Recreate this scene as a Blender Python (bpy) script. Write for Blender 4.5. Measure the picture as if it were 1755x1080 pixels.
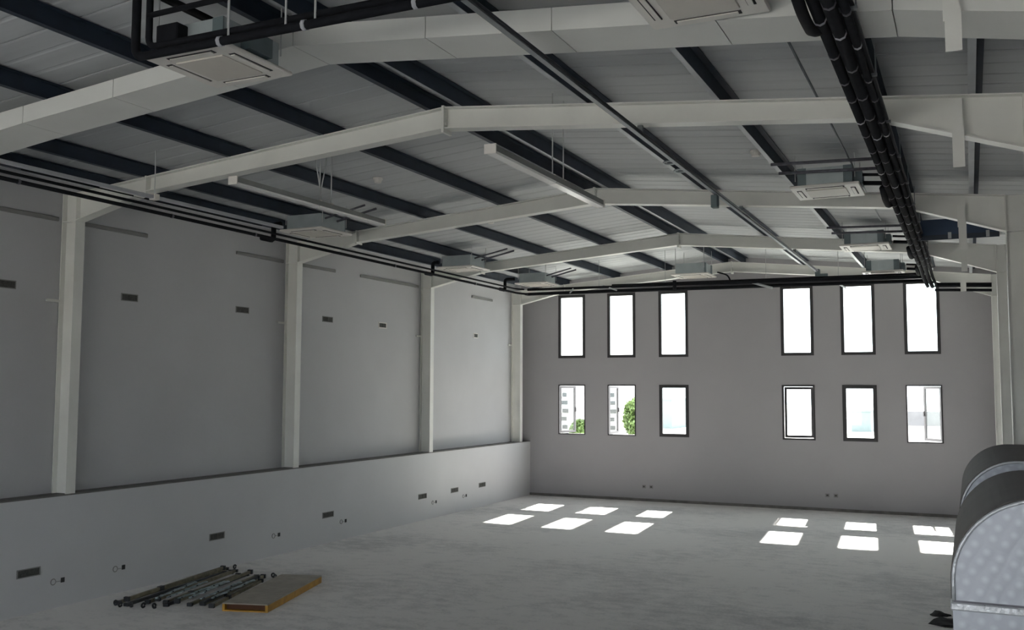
import bpy, bmesh, math, random
from mathutils import Vector, Matrix
random.seed(7)
for o in list(bpy.data.objects): bpy.data.objects.remove(o, do_unlink=True)
scene = bpy.context.scene
C = scene.collection

# ------------------------------------------------------------------ camera
cam_d = bpy.data.cameras.new('camera'); cam = bpy.data.objects.new('camera', cam_d); C.objects.link(cam)
F_PX, YAW, PITCH, ROLL = 1658.1, 0.4414, 0.0760, 0.0031
cam_d.sensor_fit = 'HORIZONTAL'; cam_d.sensor_width = 36.0; cam_d.lens = 36.0*F_PX/1755.0
cam_d.clip_start = 0.05; cam_d.clip_end = 600
fw = Vector((-math.sin(YAW)*math.cos(PITCH), math.cos(YAW)*math.cos(PITCH), math.sin(PITCH)))
r0 = Vector((math.cos(YAW), math.sin(YAW), 0)); u0 = r0.cross(fw)
rr = math.cos(ROLL)*r0 + math.sin(ROLL)*u0; uu = -math.sin(ROLL)*r0 + math.cos(ROLL)*u0
M3 = Matrix((rr, uu, -fw)).transposed()
cam.matrix_world = Matrix.Translation((0, 0, 3.0)) @ M3.to_4x4()
scene.camera = cam

# ------------------------------------------------------------------ sky, sun, exposure
SKY = 3.2; SUN = 23.0; EXPO = 1.11
w = bpy.data.worlds.new('sky'); scene.world = w; w.use_nodes = True
nt = w.node_tree; bg = nt.nodes['Background']
bg.inputs[0].default_value = (0.88, 0.95, 1.0, 1); bg.inputs[1].default_value = SKY
sd = bpy.data.lights.new('sun', 'SUN'); sd.energy = SUN; sd.angle = math.radians(0.9); sd.color = (1.0, 0.945, 0.88)
sun = bpy.data.objects.new('sun', sd); C.objects.link(sun); sun.location = (-8, 60, 40)
sun.rotation_euler = Vector((0.084, -1.045, -1.0)).to_track_quat('-Z', 'Y').to_euler()
scene.view_settings.view_transform = 'Standard'; scene.view_settings.look = 'None'
scene.view_settings.gamma = 1; scene.view_settings.use_curve_mapping = False
scene.view_settings.exposure = EXPO

# ------------------------------------------------------------------ materials
def new_mat(name):
    m = bpy.data.materials.new(name); m.use_nodes = True
    return m, m.node_tree, m.node_tree.nodes['Principled BSDF']
def mat(name, col, rough=0.6, metal=0.0, var=0.06, scale=3.0, bump=0.0, bscale=40.0, spec=0.5, stretch=(1, 1, 1)):
    m, t, p = new_mat(name)
    p.inputs['Roughness'].default_value = rough; p.inputs['Metallic'].default_value = metal
    p.inputs['Specular IOR Level'].default_value = spec
    tc = t.nodes.new('ShaderNodeTexCoord'); mp = t.nodes.new('ShaderNodeMapping'); mp.inputs['Scale'].default_value = stretch
    geo = t.nodes.new('ShaderNodeNewGeometry')
    t.links.new(geo.outputs['Position'], mp.inputs['Vector'])
    n = t.nodes.new('ShaderNodeTexNoise'); n.inputs['Scale'].default_value = scale; n.inputs['Detail'].default_value = 6
    t.links.new(mp.outputs[0], n.inputs['Vector'])
    r = t.nodes.new('ShaderNodeValToRGB')
    lo = tuple(max(0, c*(1-var)) for c in col)+(1,); hi = tuple(min(1, c*(1+var)) for c in col)+(1,)
    r.color_ramp.elements[0].position = 0.3; r.color_ramp.elements[1].position = 0.7
    r.color_ramp.elements[0].color = lo; r.color_ramp.elements[1].color = hi
    t.links.new(n.outputs['Fac'], r.inputs[0]); t.links.new(r.outputs[0], p.inputs['Base Color'])
    if bump:
        b = t.nodes.new('ShaderNodeBump'); b.inputs['Strength'].default_value = bump; b.inputs['Distance'].default_value = 0.02
        n2 = t.nodes.new('ShaderNodeTexNoise'); n2.inputs['Scale'].default_value = bscale; n2.inputs['Detail'].default_value = 4
        t.links.new(mp.outputs[0], n2.inputs['Vector']); t.links.new(n2.outputs['Fac'], b.inputs['Height'])
        t.links.new(b.outputs[0], p.inputs['Normal'])
    return m
M = {}
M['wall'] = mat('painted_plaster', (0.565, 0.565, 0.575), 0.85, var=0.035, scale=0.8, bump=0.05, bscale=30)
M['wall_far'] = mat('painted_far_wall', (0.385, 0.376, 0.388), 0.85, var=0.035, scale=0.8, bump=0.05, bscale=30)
M['wall_low'] = mat('painted_low_wall', (0.635, 0.635, 0.645), 0.8, var=0.03, scale=0.9, bump=0.05, bscale=30)
M['ledge'] = mat('dusty_ledge', (0.16, 0.155, 0.15), 0.9, var=0.15, scale=4)
M['steel'] = mat('light_grey_paint', (0.80, 0.80, 0.755), 0.42, var=0.05, scale=2.0, spec=0.5)
M['box'] = mat('boxing_board', (0.78, 0.785, 0.75), 0.6, var=0.04, scale=1.5)
M['purlin'] = mat('dark_navy', (0.022, 0.034, 0.055), 0.6, var=0.2, scale=4)  # dark navy over purlin webs, top flanges and the left-slope bottom flanges
M['flange'] = mat('galvanised_flange', (0.50, 0.52, 0.54), 0.5, metal=0.2, var=0.08)
M['panel'] = mat('roof_liner', (0.53, 0.545, 0.555), 0.6, var=0.05, scale=1.2, stretch=(0.4, 6, 1))
M['joint'] = mat('panel_joint', (0.10, 0.10, 0.11), 0.8)
M['frame'] = mat('window_aluminium', (0.028, 0.026, 0.028), 0.5, var=0.1)
M['pipe'] = mat('black_foam', (0.009, 0.010, 0.013), 0.85, var=0.25, scale=9, spec=0.2)
M['pipe_grey'] = mat('grey_lagging', (0.10, 0.10, 0.12), 0.6, var=0.3, scale=14)
M['tray'] = mat('dark_tray', (0.045, 0.047, 0.055), 0.55, metal=0.3, var=0.15)
M['tie'] = mat('pale_tape', (0.45, 0.46, 0.5), 0.5)
M['strut'] = mat('galvanised_strut', (0.23, 0.25, 0.26), 0.5, metal=0.5, var=0.12, scale=6)
M['galv'] = mat('galvanised_box', (0.42, 0.47, 0.48), 0.42, metal=0.35, var=0.08, scale=5)
M['galv_dark'] = mat('grey_sheet', (0.14, 0.18, 0.19), 0.55, metal=0.2, var=0.12, scale=5)
M['white'] = mat('white_plastic', (0.78, 0.75, 0.70), 0.45, var=0.02)
M['white2'] = mat('white_grille', (0.66, 0.62, 0.56), 0.5, var=0.04)
M['slot'] = mat('dark_slot', (0.04, 0.04, 0.04), 0.8)
M['void'] = mat('recess_inside', (0.075, 0.075, 0.07), 0.9, var=0.3, scale=30)
M['lampbody'] = mat('lamp_housing', (0.30, 0.31, 0.29), 0.5, var=0.04)
M['diffuser'] = mat('lamp_diffuser', (0.80, 0.80, 0.78), 0.25, var=0.01)
M['wire'] = mat('steel_wire', (0.55, 0.56, 0.56), 0.4, metal=0.3)
M['stripe'] = mat('mid_grey', (0.26, 0.26, 0.25), 0.7, var=0.1)
M['navy'] = mat('navy_sheet', (0.018, 0.045, 0.10), 0.5, var=0.1)
M['foot_strip'] = mat('dark_grey_strip', (0.17, 0.165, 0.155), 0.9, var=0.25, scale=5)
M['duct_wrap'] = mat('dark_duct_wrap', (0.085, 0.08, 0.077), 0.7, var=0.1, scale=6)
M['yellow'] = mat('yellow_edge', (0.50, 0.27, 0.035), 0.6, var=0.2, scale=9)
M['board'] = mat('grey_board', (0.36, 0.33, 0.28), 0.7, var=0.15, scale=5)
M['brown'] = mat('brown_plywood', (0.10, 0.035, 0.012), 0.7, var=0.2, scale=14)
M['bar_green'] = mat('weathered_bar', (0.22, 0.20, 0.135), 0.6, metal=0.3, var=0.4, scale=8)
M['bar_dark'] = mat('dark_bar', (0.03, 0.033, 0.038), 0.5, metal=0.3, var=0.4, scale=8)
M['bar_zinc'] = mat('zinc_bar', (0.34, 0.41, 0.43), 0.4, metal=0.2, var=0.4, scale=12)
M['facade'] = mat('pale_render', (0.55, 0.53, 0.50), 0.9, var=0.05)
M['pane_dark'] = mat('dark_far_pane', (0.012, 0.014, 0.014), 0.4)
M['balcony'] = mat('far_balcony', (0.30, 0.28, 0.25), 0.8)
M['shed_roof'] = mat('far_grey_roof', (0.115, 0.115, 0.12), 0.8, var=0.15, scale=1)
M['haze_wall'] = mat('far_grey_render', (0.17, 0.20, 0.205), 0.9)
M['leaf'] = mat('tree_leaf', (0.085, 0.135, 0.035), 0.6, var=0.4, scale=1.5)
M['bark'] = mat('tree_bark', (0.06, 0.045, 0.03), 0.9)
M['yard'] = mat('pale_yard', (0.42, 0.41, 0.39), 0.9, var=0.1, scale=0.3)
M['lump_dark'] = mat('near_black', (0.02, 0.02, 0.022), 0.8, var=0.5, scale=20)
def concrete():
    m, t, p = new_mat('dusty_concrete_floor')
    geo = t.nodes.new('ShaderNodeNewGeometry')
    def noise(s, stretch, d=6):
        mp = t.nodes.new('ShaderNodeMapping'); mp.inputs['Scale'].default_value = stretch
        t.links.new(geo.outputs['Position'], mp.inputs['Vector'])
        n = t.nodes.new('ShaderNodeTexNoise'); n.inputs['Scale'].default_value = s; n.inputs['Detail'].default_value = d
        t.links.new(mp.outputs[0], n.inputs['Vector']); return n.outputs['Fac']
    a = noise(0.35, (1, 1, 1)); b = noise(3.5, (1, 1.6, 1)); c = noise(22, (1, 1, 1), 3)
    ad = t.nodes.new('ShaderNodeMath'); ad.operation = 'MULTIPLY_ADD'; ad.inputs[1].default_value = 0.6
    t.links.new(b, ad.inputs[0]); t.links.new(a, ad.inputs[2])
    ad2 = t.nodes.new('ShaderNodeMath'); ad2.operation = 'MULTIPLY_ADD'; ad2.inputs[1].default_value = 0.35
    t.links.new(c, ad2.inputs[0]); t.links.new(ad.outputs[0], ad2.inputs[2])
    r = t.nodes.new('ShaderNodeValToRGB')
    r.color_ramp.elements[0].position = 0.72; r.color_ramp.elements[0].color = (0.36, 0.358, 0.365, 1)
    r.color_ramp.elements[1].position = 1.2 if False else 1.0; r.color_ramp.elements[1].color = (0.63, 0.612, 0.60, 1)
    t.links.new(ad2.outputs[0], r.inputs[0]); t.links.new(r.outputs[0], p.inputs['Base Color'])
    rr_ = t.nodes.new('ShaderNodeMapRange'); rr_.inputs[1].default_value = 0.3; rr_.inputs[2].default_value = 0.7
    rr_.inputs[3].default_value = 0.70; rr_.inputs[4].default_value = 0.85; p.inputs['Specular IOR Level'].default_value = 0.22
    p.inputs['Sheen Weight'].default_value = 0.45; p.inputs['Sheen Roughness'].default_value = 0.3; p.inputs['Sheen Tint'].default_value = (1.0, 0.96, 0.92, 1)
    t.links.new(b, rr_.inputs[0]); t.links.new(rr_.outputs[0], p.inputs['Roughness'])
    bp = t.nodes.new('ShaderNodeBump'); bp.inputs['Strength'].default_value = 0.12; bp.inputs['Distance'].default_value = 0.02
    t.links.new(b, bp.inputs['Height']); t.links.new(bp.outputs[0], p.inputs['Normal'])
    return m
M['floor'] = concrete()
def foil():
    m, t, p = new_mat('dimpled_foil')
    geo = t.nodes.new('ShaderNodeNewGeometry'); mp = t.nodes.new('ShaderNodeMapping')
    mp.inputs['Rotation'].default_value = (0, 0.5, 0)
    sx_ = t.nodes.new('ShaderNodeSeparateXYZ'); cb_ = t.nodes.new('ShaderNodeCombineXYZ')
    t.links.new(geo.outputs['Position'], sx_.inputs[0]); t.links.new(sx_.outputs[0], cb_.inputs[0]); t.links.new(sx_.outputs[2], cb_.inputs[1])
    mp.inputs['Rotation'].default_value = (0, 0, 0.5); t.links.new(cb_.outputs[0], mp.inputs['Vector'])
    v = t.nodes.new('ShaderNodeTexVoronoi'); v.inputs['Scale'].default_value = 26; v.inputs['Randomness'].default_value = 0.25
    v.voronoi_dimensions = '2D'
    t.links.new(mp.outputs[0], v.inputs['Vector'])
    r = t.nodes.new('ShaderNodeValToRGB')
    r.color_ramp.elements[0].position = 0.05; r.color_ramp.elements[0].color = (0.37, 0.395, 0.44, 1)
    r.color_ramp.elements[1].position = 0.36; r.color_ramp.elements[1].color = (0.30, 0.32, 0.36, 1)
    t.links.new(v.outputs['Distance'], r.inputs[0]); t.links.new(r.outputs[0], p.inputs['Base Color'])
    p.inputs['Roughness'].default_value = 0.42; p.inputs['Metallic'].default_value = 0.35
    n2 = t.nodes.new('ShaderNodeTexNoise'); n2.inputs['Scale'].default_value = 18; n2.inputs['Detail'].default_value = 5
    t.links.new(geo.outputs['Position'], n2.inputs['Vector'])
    mx = t.nodes.new('ShaderNodeMath'); mx.operation = 'MULTIPLY_ADD'; mx.inputs[1].default_value = -0.7
    t.links.new(v.outputs['Distance'], mx.inputs[0]); t.links.new(n2.outputs['Fac'], mx.inputs[2])
    b = t.nodes.new('ShaderNodeBump'); b.inputs['Strength'].default_value = 0.10; b.inputs['Distance'].default_value = 0.01
    t.links.new(mx.outputs[0], b.inputs['Height']); t.links.new(b.outputs[0], p.inputs['Normal'])
    return m
M['foil'] = foil()
M['foil_rim'] = mat('foil_tape', (0.48, 0.50, 0.53), 0.35, metal=0.4, var=0.08, scale=30, bump=0.3, bscale=60)
def glass():
    m, t, p = new_mat('window_glass'); t.nodes.remove(p)
    out = t.nodes['Material Output']; tr = t.nodes.new('ShaderNodeBsdfTransparent'); gl = t.nodes.new('ShaderNodeBsdfGlossy')
    tr.inputs[0].default_value = (0.93, 0.96, 0.95, 1); gl.inputs['Roughness'].default_value = 0.02
    mx = t.nodes.new('ShaderNodeMixShader'); mx.inputs[0].default_value = 0.02
    t.links.new(tr.outputs[0], mx.inputs[1]); t.links.new(gl.outputs[0], mx.inputs[2]); t.links.new(mx.outputs[0], out.inputs[0])
    return m
M['glass'] = glass()

# ------------------------------------------------------------------ mesh helpers
def world_loc(o):
    v = Vector((0, 0, 0))
    while o is not None: v += o.location; o = o.parent
    return v
class MB:
    def __init__(s): s.v = []; s.f = []
    def add(s, vs, fs):
        b = len(s.v); s.v += [Vector(p) for p in vs]; s.f += [tuple(b+i for i in f) for f in fs]; return s
    def box(s, a, b, mtx=None):
        x0, y0, z0 = (min(a[i], b[i]) for i in range(3)); x1, y1, z1 = (max(a[i], b[i]) for i in range(3))
        vs = [Vector(p) for p in ((x0,y0,z0),(x1,y0,z0),(x1,y1,z0),(x0,y1,z0),(x0,y0,z1),(x1,y0,z1),(x1,y1,z1),(x0,y1,z1))]
        if mtx is not None: vs = [mtx @ p for p in vs]
        return s.add(vs, [(3,2,1,0),(4,5,6,7),(0,1,5,4),(1,2,6,5),(2,3,7,6),(3,0,4,7)])
    def prism(s, pts, axis, a, b):
        """closed polygon pts (2D) extruded along axis from a to b"""
        def P(q, t): return {'X': (t, q[0], q[1]), 'Y': (q[0], t, q[1]), 'Z': (q[0], q[1], t)}[axis]
        n = len(pts); vs = [P(q, a) for q in pts]+[P(q, b) for q in pts]
        fs = [tuple(range(n)), tuple(range(2*n-1, n-1, -1))]+[(i, n+i, n+(i+1) % n, (i+1) % n) for i in range(n)]
        return s.add(vs, fs)
    def bar(s, p, q, wd, ht, up=(0, 0, 1)):
        p, q = Vector(p), Vector(q); d = (q-p).normalized(); up = Vector(up)
        if abs(d.dot(up)) > 0.99: up = Vector((1, 0, 0))
        r = d.cross(up).normalized(); u = r.cross(d)
        vs = []
        for c in (p, q):
            for a, b in ((-1,-1),(1,-1),(1,1),(-1,1)): vs.append(c+r*a*wd/2+u*b*ht/2)
        return s.add(vs, [(3,2,1,0),(4,5,6,7),(0,1,5,4),(1,2,6,5),(2,3,7,6),(3,0,4,7)])
    def tube(s, pts, r, n=8, caps=True):
        pts = [Vector(p) for p in pts]; rings = []; prev = None
        for i, p in enumerate(pts):
            if i == 0: d = pts[1]-p
            elif i == len(pts)-1: d = p-pts[i-1]
            else: d = (pts[i+1]-p).normalized()+(p-pts[i-1]).normalized()
            d.normalize()
            if prev is None:
                a = Vector((0, 0, 1)) if abs(d.z) < 0.9 else Vector((1, 0, 0))
                x = d.cross(a).normalized()
            else: x = (prev-d*prev.dot(d)).normalized()
            prev = x; y = d.cross(x)
            k = 1.0
            if 0 < i < len(pts)-1:
                c = (pts[i+1]-p).normalized().dot((p-pts[i-1]).normalized()); k = 1/max(0.5, math.sqrt((1+c)/2))
            rings.append([p+(x*math.cos(2*math.pi*j/n)+y*math.sin(2*math.pi*j/n))*r for j in range(n)])
        vs = [v for g in rings for v in g]; fs = []
        for i in range(len(rings)-1):
            for j in range(n):
                fs.append((i*n+j, i*n+(j+1) % n, (i+1)*n+(j+1) % n, (i+1)*n+j))
        if caps: fs += [tuple(range(n-1, -1, -1)), tuple(range((len(rings)-1)*n, len(rings)*n))]
        return s.add(vs, fs)
    def build(s, name, m, parent=None, smooth=False, bevel=0.0):
        org = world_loc(parent) if parent is not None else None
        if org is None:
            xs = [v.x for v in s.v]; ys = [v.y for v in s.v]; zs = [v.z for v in s.v]
            org = Vector(((min(xs)+max(xs))/2, (min(ys)+max(ys))/2, min(zs)))
        me = bpy.data.meshes.new(name); me.from_pydata([v-org for v in s.v], [], s.f)
        bm = bmesh.new(); bm.from_mesh(me); bmesh.ops.recalc_face_normals(bm, faces=bm.faces)
        if bevel: bmesh.ops.bevel(bm, geom=list(bm.edges), offset=bevel, segments=1, affect='EDGES')
        bm.to_mesh(me); bm.free()
        if smooth:
            for p in me.polygons: p.use_smooth = True
        me.materials.append(M[m]); o = bpy.data.objects.new(name, me); C.objects.link(o)
        if parent is None: o.location = org
        else: o.parent = parent
        return o
def thing(name, loc, label, cat, group=None):
    o = bpy.data.objects.new(name, None); C.objects.link(o); o.location = loc; o.empty_display_size = 0.2
    o['label'] = label; o['category'] = cat
    if group: o['group'] = group
    return o
def tag(o, label, cat, group=None):
    o['label'] = label; o['category'] = cat
    if group: o['group'] = group
    return o
def struct(o): o['kind'] = 'structure'; return o
def arc(c, r, a0, a1, n, plane):
    out = []
    for i in range(n+1):
        a = a0+(a1-a0)*i/n; x, y = math.cos(a)*r, math.sin(a)*r
        out.append({'XZ': (c[0]+x, c[1], c[2]+y), 'YZ': (c[0], c[1]+x, c[2]+y), 'XY': (c[0]+x, c[1]+y, c[2])}[plane])
    return out
def rounded(pts, r, n=4):
    """polyline with filleted corners"""
    pts = [Vector(p) for p in pts]; out = [pts[0]]
    for i in range(1, len(pts)-1):
        a = (pts[i-1]-pts[i]); b = (pts[i+1]-pts[i]); k = min(r, a.length*0.45, b.length*0.45)
        p0 = pts[i]+a.normalized()*k; p1 = pts[i]+b.normalized()*k
        for j in range(n+1):
            t = j/n; out.append(p0*(1-t)**2+pts[i]*2*t*(1-t)+p1*t*t)
    out.append(pts[-1]); return out

# ------------------------------------------------------------------ main dimensions (metres)
XL, XU, XR, XRW = -11.37, -11.66, 0.50, 0.82       # low wall face, upper left wall, right column face, right wall
D, YB = 25.30, -5.0                                # far wall, wall behind the viewer
RX, RZ = -5.43, 6.26                               # ridge line of the rafter tops
SL, SR = 0.085, 0.102
ZLEDGE = 1.524
def ztop(x): return RZ-(RX-x)*SL if x < RX else RZ-(x-RX)*SR
PUR = 0.20                                         # purlin depth
FY = [4.69, 9.69, 14.69, 19.69, 24.69]

# ---- floor
struct(MB().box((XU-0.3, YB-0.3, -0.25), (XRW+0.3, D+0.12, 0)).build('floor', 'floor'))
# ---- left wall with ledge
wl_ = struct(MB().box((XU-0.25, YB, 0), (XU, D, 6.1)).build('wall_left', 'wall'))
MB().box((XU, YB, 0), (XL, D, ZLEDGE-0.02)).build('low_wall', 'wall_low', wl_)
MB().box((XU, YB, ZLEDGE-0.02), (XL+0.004, D, ZLEDGE)).build('ledge_cap', 'ledge', wl_)
# ---- right wall
struct(MB().box((XRW, YB, 0), (XRW+0.25, D, 6.0)).build('wall_right', 'wall'))
# ---- far wall with twelve openings
WW = 0.806
WX = [-10.496, -9.031, -7.566, -4.340, -2.875, -1.410]
ZU0, ZU1, ZL0, ZL1 = 3.86, 5.64, 1.731, 3.116
TH = 0.10
def holed_wall(name, y0, y1, spans, rows, x0, x1, z1, gable):
    mb = MB(); prev = x0
    for (a, b) in spans:
        mb.box((prev, y0, 0), (a, y1, z1)); prev = b
        zz = 0
        for (c, d) in rows:
            mb.box((a, y0, zz), (b, y1, c)); zz = d
        if zz < z1-1e-6: mb.box((a, y0, zz), (b, y1, z1))
    mb.box((prev, y0, 0), (x1, y1, z1))
    if gable: mb.prism([(x0, z1), (x1, z1), (x1, ztop(x1)+PUR), (RX, RZ+PUR), (x0, ztop(x0)+PUR)], 'Y', y0, y1)
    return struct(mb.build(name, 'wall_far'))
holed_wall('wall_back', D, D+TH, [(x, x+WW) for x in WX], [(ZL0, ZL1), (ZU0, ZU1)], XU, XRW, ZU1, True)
struct(MB().box((XL, D-0.025, 0), (XRW, D, 0.07)).build('foot_strip_back', 'foot_strip'))  # thin dark grey strip along the foot of the far wall
# ---- wall behind the viewer: wide glazed openings that let daylight in
RS = [(-11.0, -8.4), (-7.9, -5.3), (-4.8, -2.2), (-1.7, 0.5)]
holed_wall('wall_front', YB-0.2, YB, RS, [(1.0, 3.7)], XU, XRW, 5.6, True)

# ---- windows
def ring(mb, x0, x1, z0, z1, y0, y1, t, mtx=None):
    mb.box((x0, y0, z0), (x0+t, y1, z1), mtx); mb.box((x1-t, y0, z0), (x1, y1, z1), mtx)
    mb.box((x0+t, y0, z0), (x1-t, y1, z0+t), mtx); mb.box((x0+t, y0, z1-t), (x1-t, y1, z1), mtx); return mb
wn = 0
def window(x, z0, z1, t, sash=None, glassed=True):
    """sash: None = fixed pane, else (hinge side, opening angle in degrees, outwards)"""
    global wn; wn += 1
    e = bpy.data.objects.new('window_%d' % wn, None); C.objects.link(e); e.location = (x+WW/2, D, z0); struct(e)
    ring(MB(), x, x+WW, z0, z1, D-0.012, D+0.06, t).build('window_frame', 'frame', e)
    if sash is None:
        MB().box((x+t-0.005, D+0.03, z0+t-0.005), (x+WW-t+0.005, D+0.036, z1-t+0.005)).build('pane', 'glass', e)
    else:
        side, ang = sash; ts = 0.062; w_ = WW-2*t-0.01
        hx = x+t+0.005 if side == 'L' else x+WW-t-0.005
        s = 1 if side == 'L' else -1
        mtx = Matrix.Translation((hx, D+0.055, 0)) @ Matrix.Rotation(math.radians(ang)*s, 4, 'Z')
        a, b = (0, w_) if s > 0 else (-w_, 0)
        sh = ring(MB(), a, b, z0+t+0.005, z1-t-0.005, 0, 0.045, ts, mtx).build('sash', 'frame', e)
        MB().box((a+ts-0.004, 0.02, z0+t+ts), (b-ts+0.004, 0.026, z1-t-ts), mtx).build('pane', 'glass', sh)
        fx = b-0.03 if s > 0 else a+0.03
        zc = (z0+z1)/2
        hb = MB().box((fx-0.012, -0.03, zc-0.07), (fx+0.012, 0, zc+0.05), mtx); hb.build('handle', 'frame', sh)
    return e
for x in WX: window(x, ZU0, ZU1, 0.075)
low = [(0.03, ('L', 75)), (0.03, ('L', 89)), (0.085, None), (0.045, ('L', 7)), (0.09, None), (0.028, ('R', 56))]
for x, (t, sh) in zip(WX, low): window(x, ZL0, ZL1, t, sh)
for (a, b) in RS:
    for (c, d) in ((1.0, 3.7),):
        wn += 1
        e = bpy.data.objects.new('window_%d' % wn, None); C.objects.link(e); e.location = ((a+b)/2, YB, c); struct(e)
        ring(MB(), a, b, c, d, YB-0.14, YB-0.06, 0.06).build('window_frame', 'frame', e)
        MB().box(((a+b)/2-0.025, YB-0.13, c+0.06), ((a+b)/2+0.025, YB-0.07, d-0.06)).build('mullion', 'frame', e)

# ---- roof: liner panels laid across the purlins, one metre cover each
roof = struct(MB().prism([(XU-0.3, ztop(XU-0.3)+PUR+0.05), (RX, RZ+PUR+0.05), (XRW+0.3, ztop(XRW+0.3)+PUR+0.05),
      (XRW+0.3, ztop(XRW+0.3)+PUR+0.25), (RX, RZ+PUR+0.25), (XU-0.3, ztop(XU-0.3)+PUR+0.25)], 'Y', YB-0.3, D+0.12).build('ceiling', 'joint'))
def roof_panel_mesh(xa, xb):
    n = 1.0
    mb = MB(); za, zb = ztop(xa)+PUR, ztop(xb)+PUR
    # shallow trapezoid ribs: a flat pan with two faint swages
    prof = [(0.008, 0.05), (0.008, 0.004), (0.03, 0.0), (0.30, 0.0), (0.32, 0.006), (0.35, 0.006), (0.37, 0.0), (0.63, 0.0),
            (0.65, 0.006), (0.68, 0.006), (0.70, 0.0), (0.97, 0.0), (0.992, 0.004), (0.992, 0.05)]
    k = len(prof); vs = [(xa, y, za+z) for y, z in prof]+[(xb, y, zb+z) for y, z in prof]
    fs = [(i, i+1, k+i+1, k+i) for i in range(k-1)]+[(k-1, 0, k, 2*k-1), tuple(range(k-1, -1, -1)), tuple(range(k, 2*k))]
    return mb.add(vs, fs)
for xa, xb in ((XU-0.02, RX-0.002), (RX+0.002, XRW+0.02)):
    first = None
    y = YB
    while y < D-0.01:
        if first is None:
            first = roof_panel_mesh(xa, xb).build('roof_panel', 'panel', roof); base = first.location.copy(); o = first
        else:
            o = first.copy(); C.objects.link(o); o.parent = roof
        o.location = base+Vector((0, y, 0)); y += 1.0
# the last panel pokes past the far wall only inside the wall's own thickness
# ---- portal frames
def isect_rafter(mb_w, mb_f, x0, x1, yb, depth0, depth1, y, wf=0.17, tf=0.014, tw=0.012):
    pts_t = [(x0, ztop(x0)), (x1, ztop(x1))]; pts_b = [(x0, ztop(x0)-depth0), (x1, ztop(x1)-depth1)]
    mb_w.prism([pts_b[0], pts_b[1], pts_t[1], pts_t[0]], 'Y', y-tw/2, y+tw/2)
    for (p, q), s in ((pts_t, -1), (pts_b, 1)):
        mb_f.prism([(p[0], p[1]), (q[0], q[1]), (q[0], q[1]+s*tf), (p[0], p[1]+s*tf)], 'Y', y-wf/2, y+wf/2)
DR = 0.255
XH_L, XH_R = -10.05, -0.75
def portal(y, where):
    t = thing('portal_frame', (RX, y, 0), where, 'steel frame', 'steel portal frames across the hall')
    for side in (0, 1):
        xh = XH_L if side == 0 else XH_R; xe = XU+0.02 if side == 0 else XRW-0.02
        a, b = MB(), MB()
        dh = 0.21
        isect_rafter(a, b, RX, xh, None, DR, dh, y)
        a.v += []; 
        mb = MB(); mb.add(a.v, a.f); mb.add(b.v, b.f)
        mb.build('rafter', 'steel', t)
        # haunch deepens to the column
        a, b = MB(), MB(); xc = XL if side == 0 else XR
        de = 0.40 if side == 0 else 0.50
        isect_rafter(a, b, xh, xc, None, dh, de, y)
        mb = MB(); mb.add(a.v, a.f); mb.add(b.v, b.f)
        hn = mb.build('haunch', 'steel', t)
        MB().box((xh-0.012, y-0.095, ztop(xh)-dh-0.03), (xh+0.012, y+0.095, ztop(xh)+0.005)).build('end_plate', 'steel', hn)
        # column: I section, flanges parallel to the wall
        z0 = ZLEDGE if side == 0 else 0.0; zt = ztop(xc)-0.002
        lo, hi = (XU+0.012, XL) if side == 0 else (XR, XRW-0.012)
        mb = MB(); mb.box((lo, y-0.08, z0), (lo+0.014, y+0.08, zt)); mb.box((hi-0.014, y-0.08, z0), (hi, y+0.08, zt))
        mb.box((lo+0.014, y-0.006, z0), (hi-0.014, y+0.006, zt))
        cl = mb.build('column', 'steel', t)
        zc = ztop(xc)-de
        MB().box((lo+0.014, y-0.078, zc-0.01), (hi-0.014, y+0.078, zc+0.004)).build('stiffener', 'steel', cl)
        if side == 0:
            MB().box((XU+0.02, y-0.30, 4.20), (XU+0.05, y-0.08, 4.235)).build('wall_tie', 'steel', cl)
    ap = MB().box((RX-0.016, y-0.10, RZ-DR-0.05), (RX+0.016, y+0.10, RZ+0.01)).build('apex_plate', 'steel', t)
    for s in (-1, 1):
        for z in (RZ-0.06, RZ-0.13, RZ-0.20):
            MB().box((RX-0.03, y+s*0.055-0.012, z-0.012), (RX+0.03, y+s*0.055+0.012, z+0.012)).build('bolt', 'steel', ap)
    return t
for y, lab in zip(FY[1:], ['steel portal frame just above the hanging tube lamp, nearest of the slim frames',
                           'steel portal frame behind the hanging tube lamp, second of the slim frames',
                           'steel portal frame third of the slim frames, in front of the last one',
                           'steel portal frame standing right against the far windowed wall']):
    portal(y, lab)
# ---- wide boxed beam in the foreground
bb = thing('boxed_beam', (RX, 7.12, 5.5), 'wide pale boxed-in roof beam crossing the foreground behind the ceiling cassettes', 'beam')
BY0, BY1, BD = 6.85, 7.40, 0.185
def beam_board(x0, x1, d0, d1):
    g = 0.004
    return MB().prism([(x0+g, ztop(x0)-d0), (x1-g, ztop(x1)-d1), (x1-g, ztop(x1)), (x0+g, ztop(x0))], 'Y', BY0, BY1)
xs = [XU+0.01, -10.2, -8.95, -7.65, -6.5, RX, -4.05, -2.9, -1.6, -0.4, XRW-0.01]
dep = {xs[0]: 0.42, xs[1]: 0.21}
dep[xs[-1]] = 0.28
for a, b in zip(xs[:-1], xs[1:]):
    beam_board(a, b, dep.get(a, BD), dep.get(b, BD)).build('boxing_board', 'box', bb)
# its columns against the walls
MB().box((XU+0.01, BY0+0.1, ZLEDGE), (XL, BY1-0.1, 5.3)).build('column', 'box', bb)
MB().box((XR, BY0+0.1, 0), (XRW-0.01, BY1-0.1, 5.35)).build('column', 'box', bb)

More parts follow.
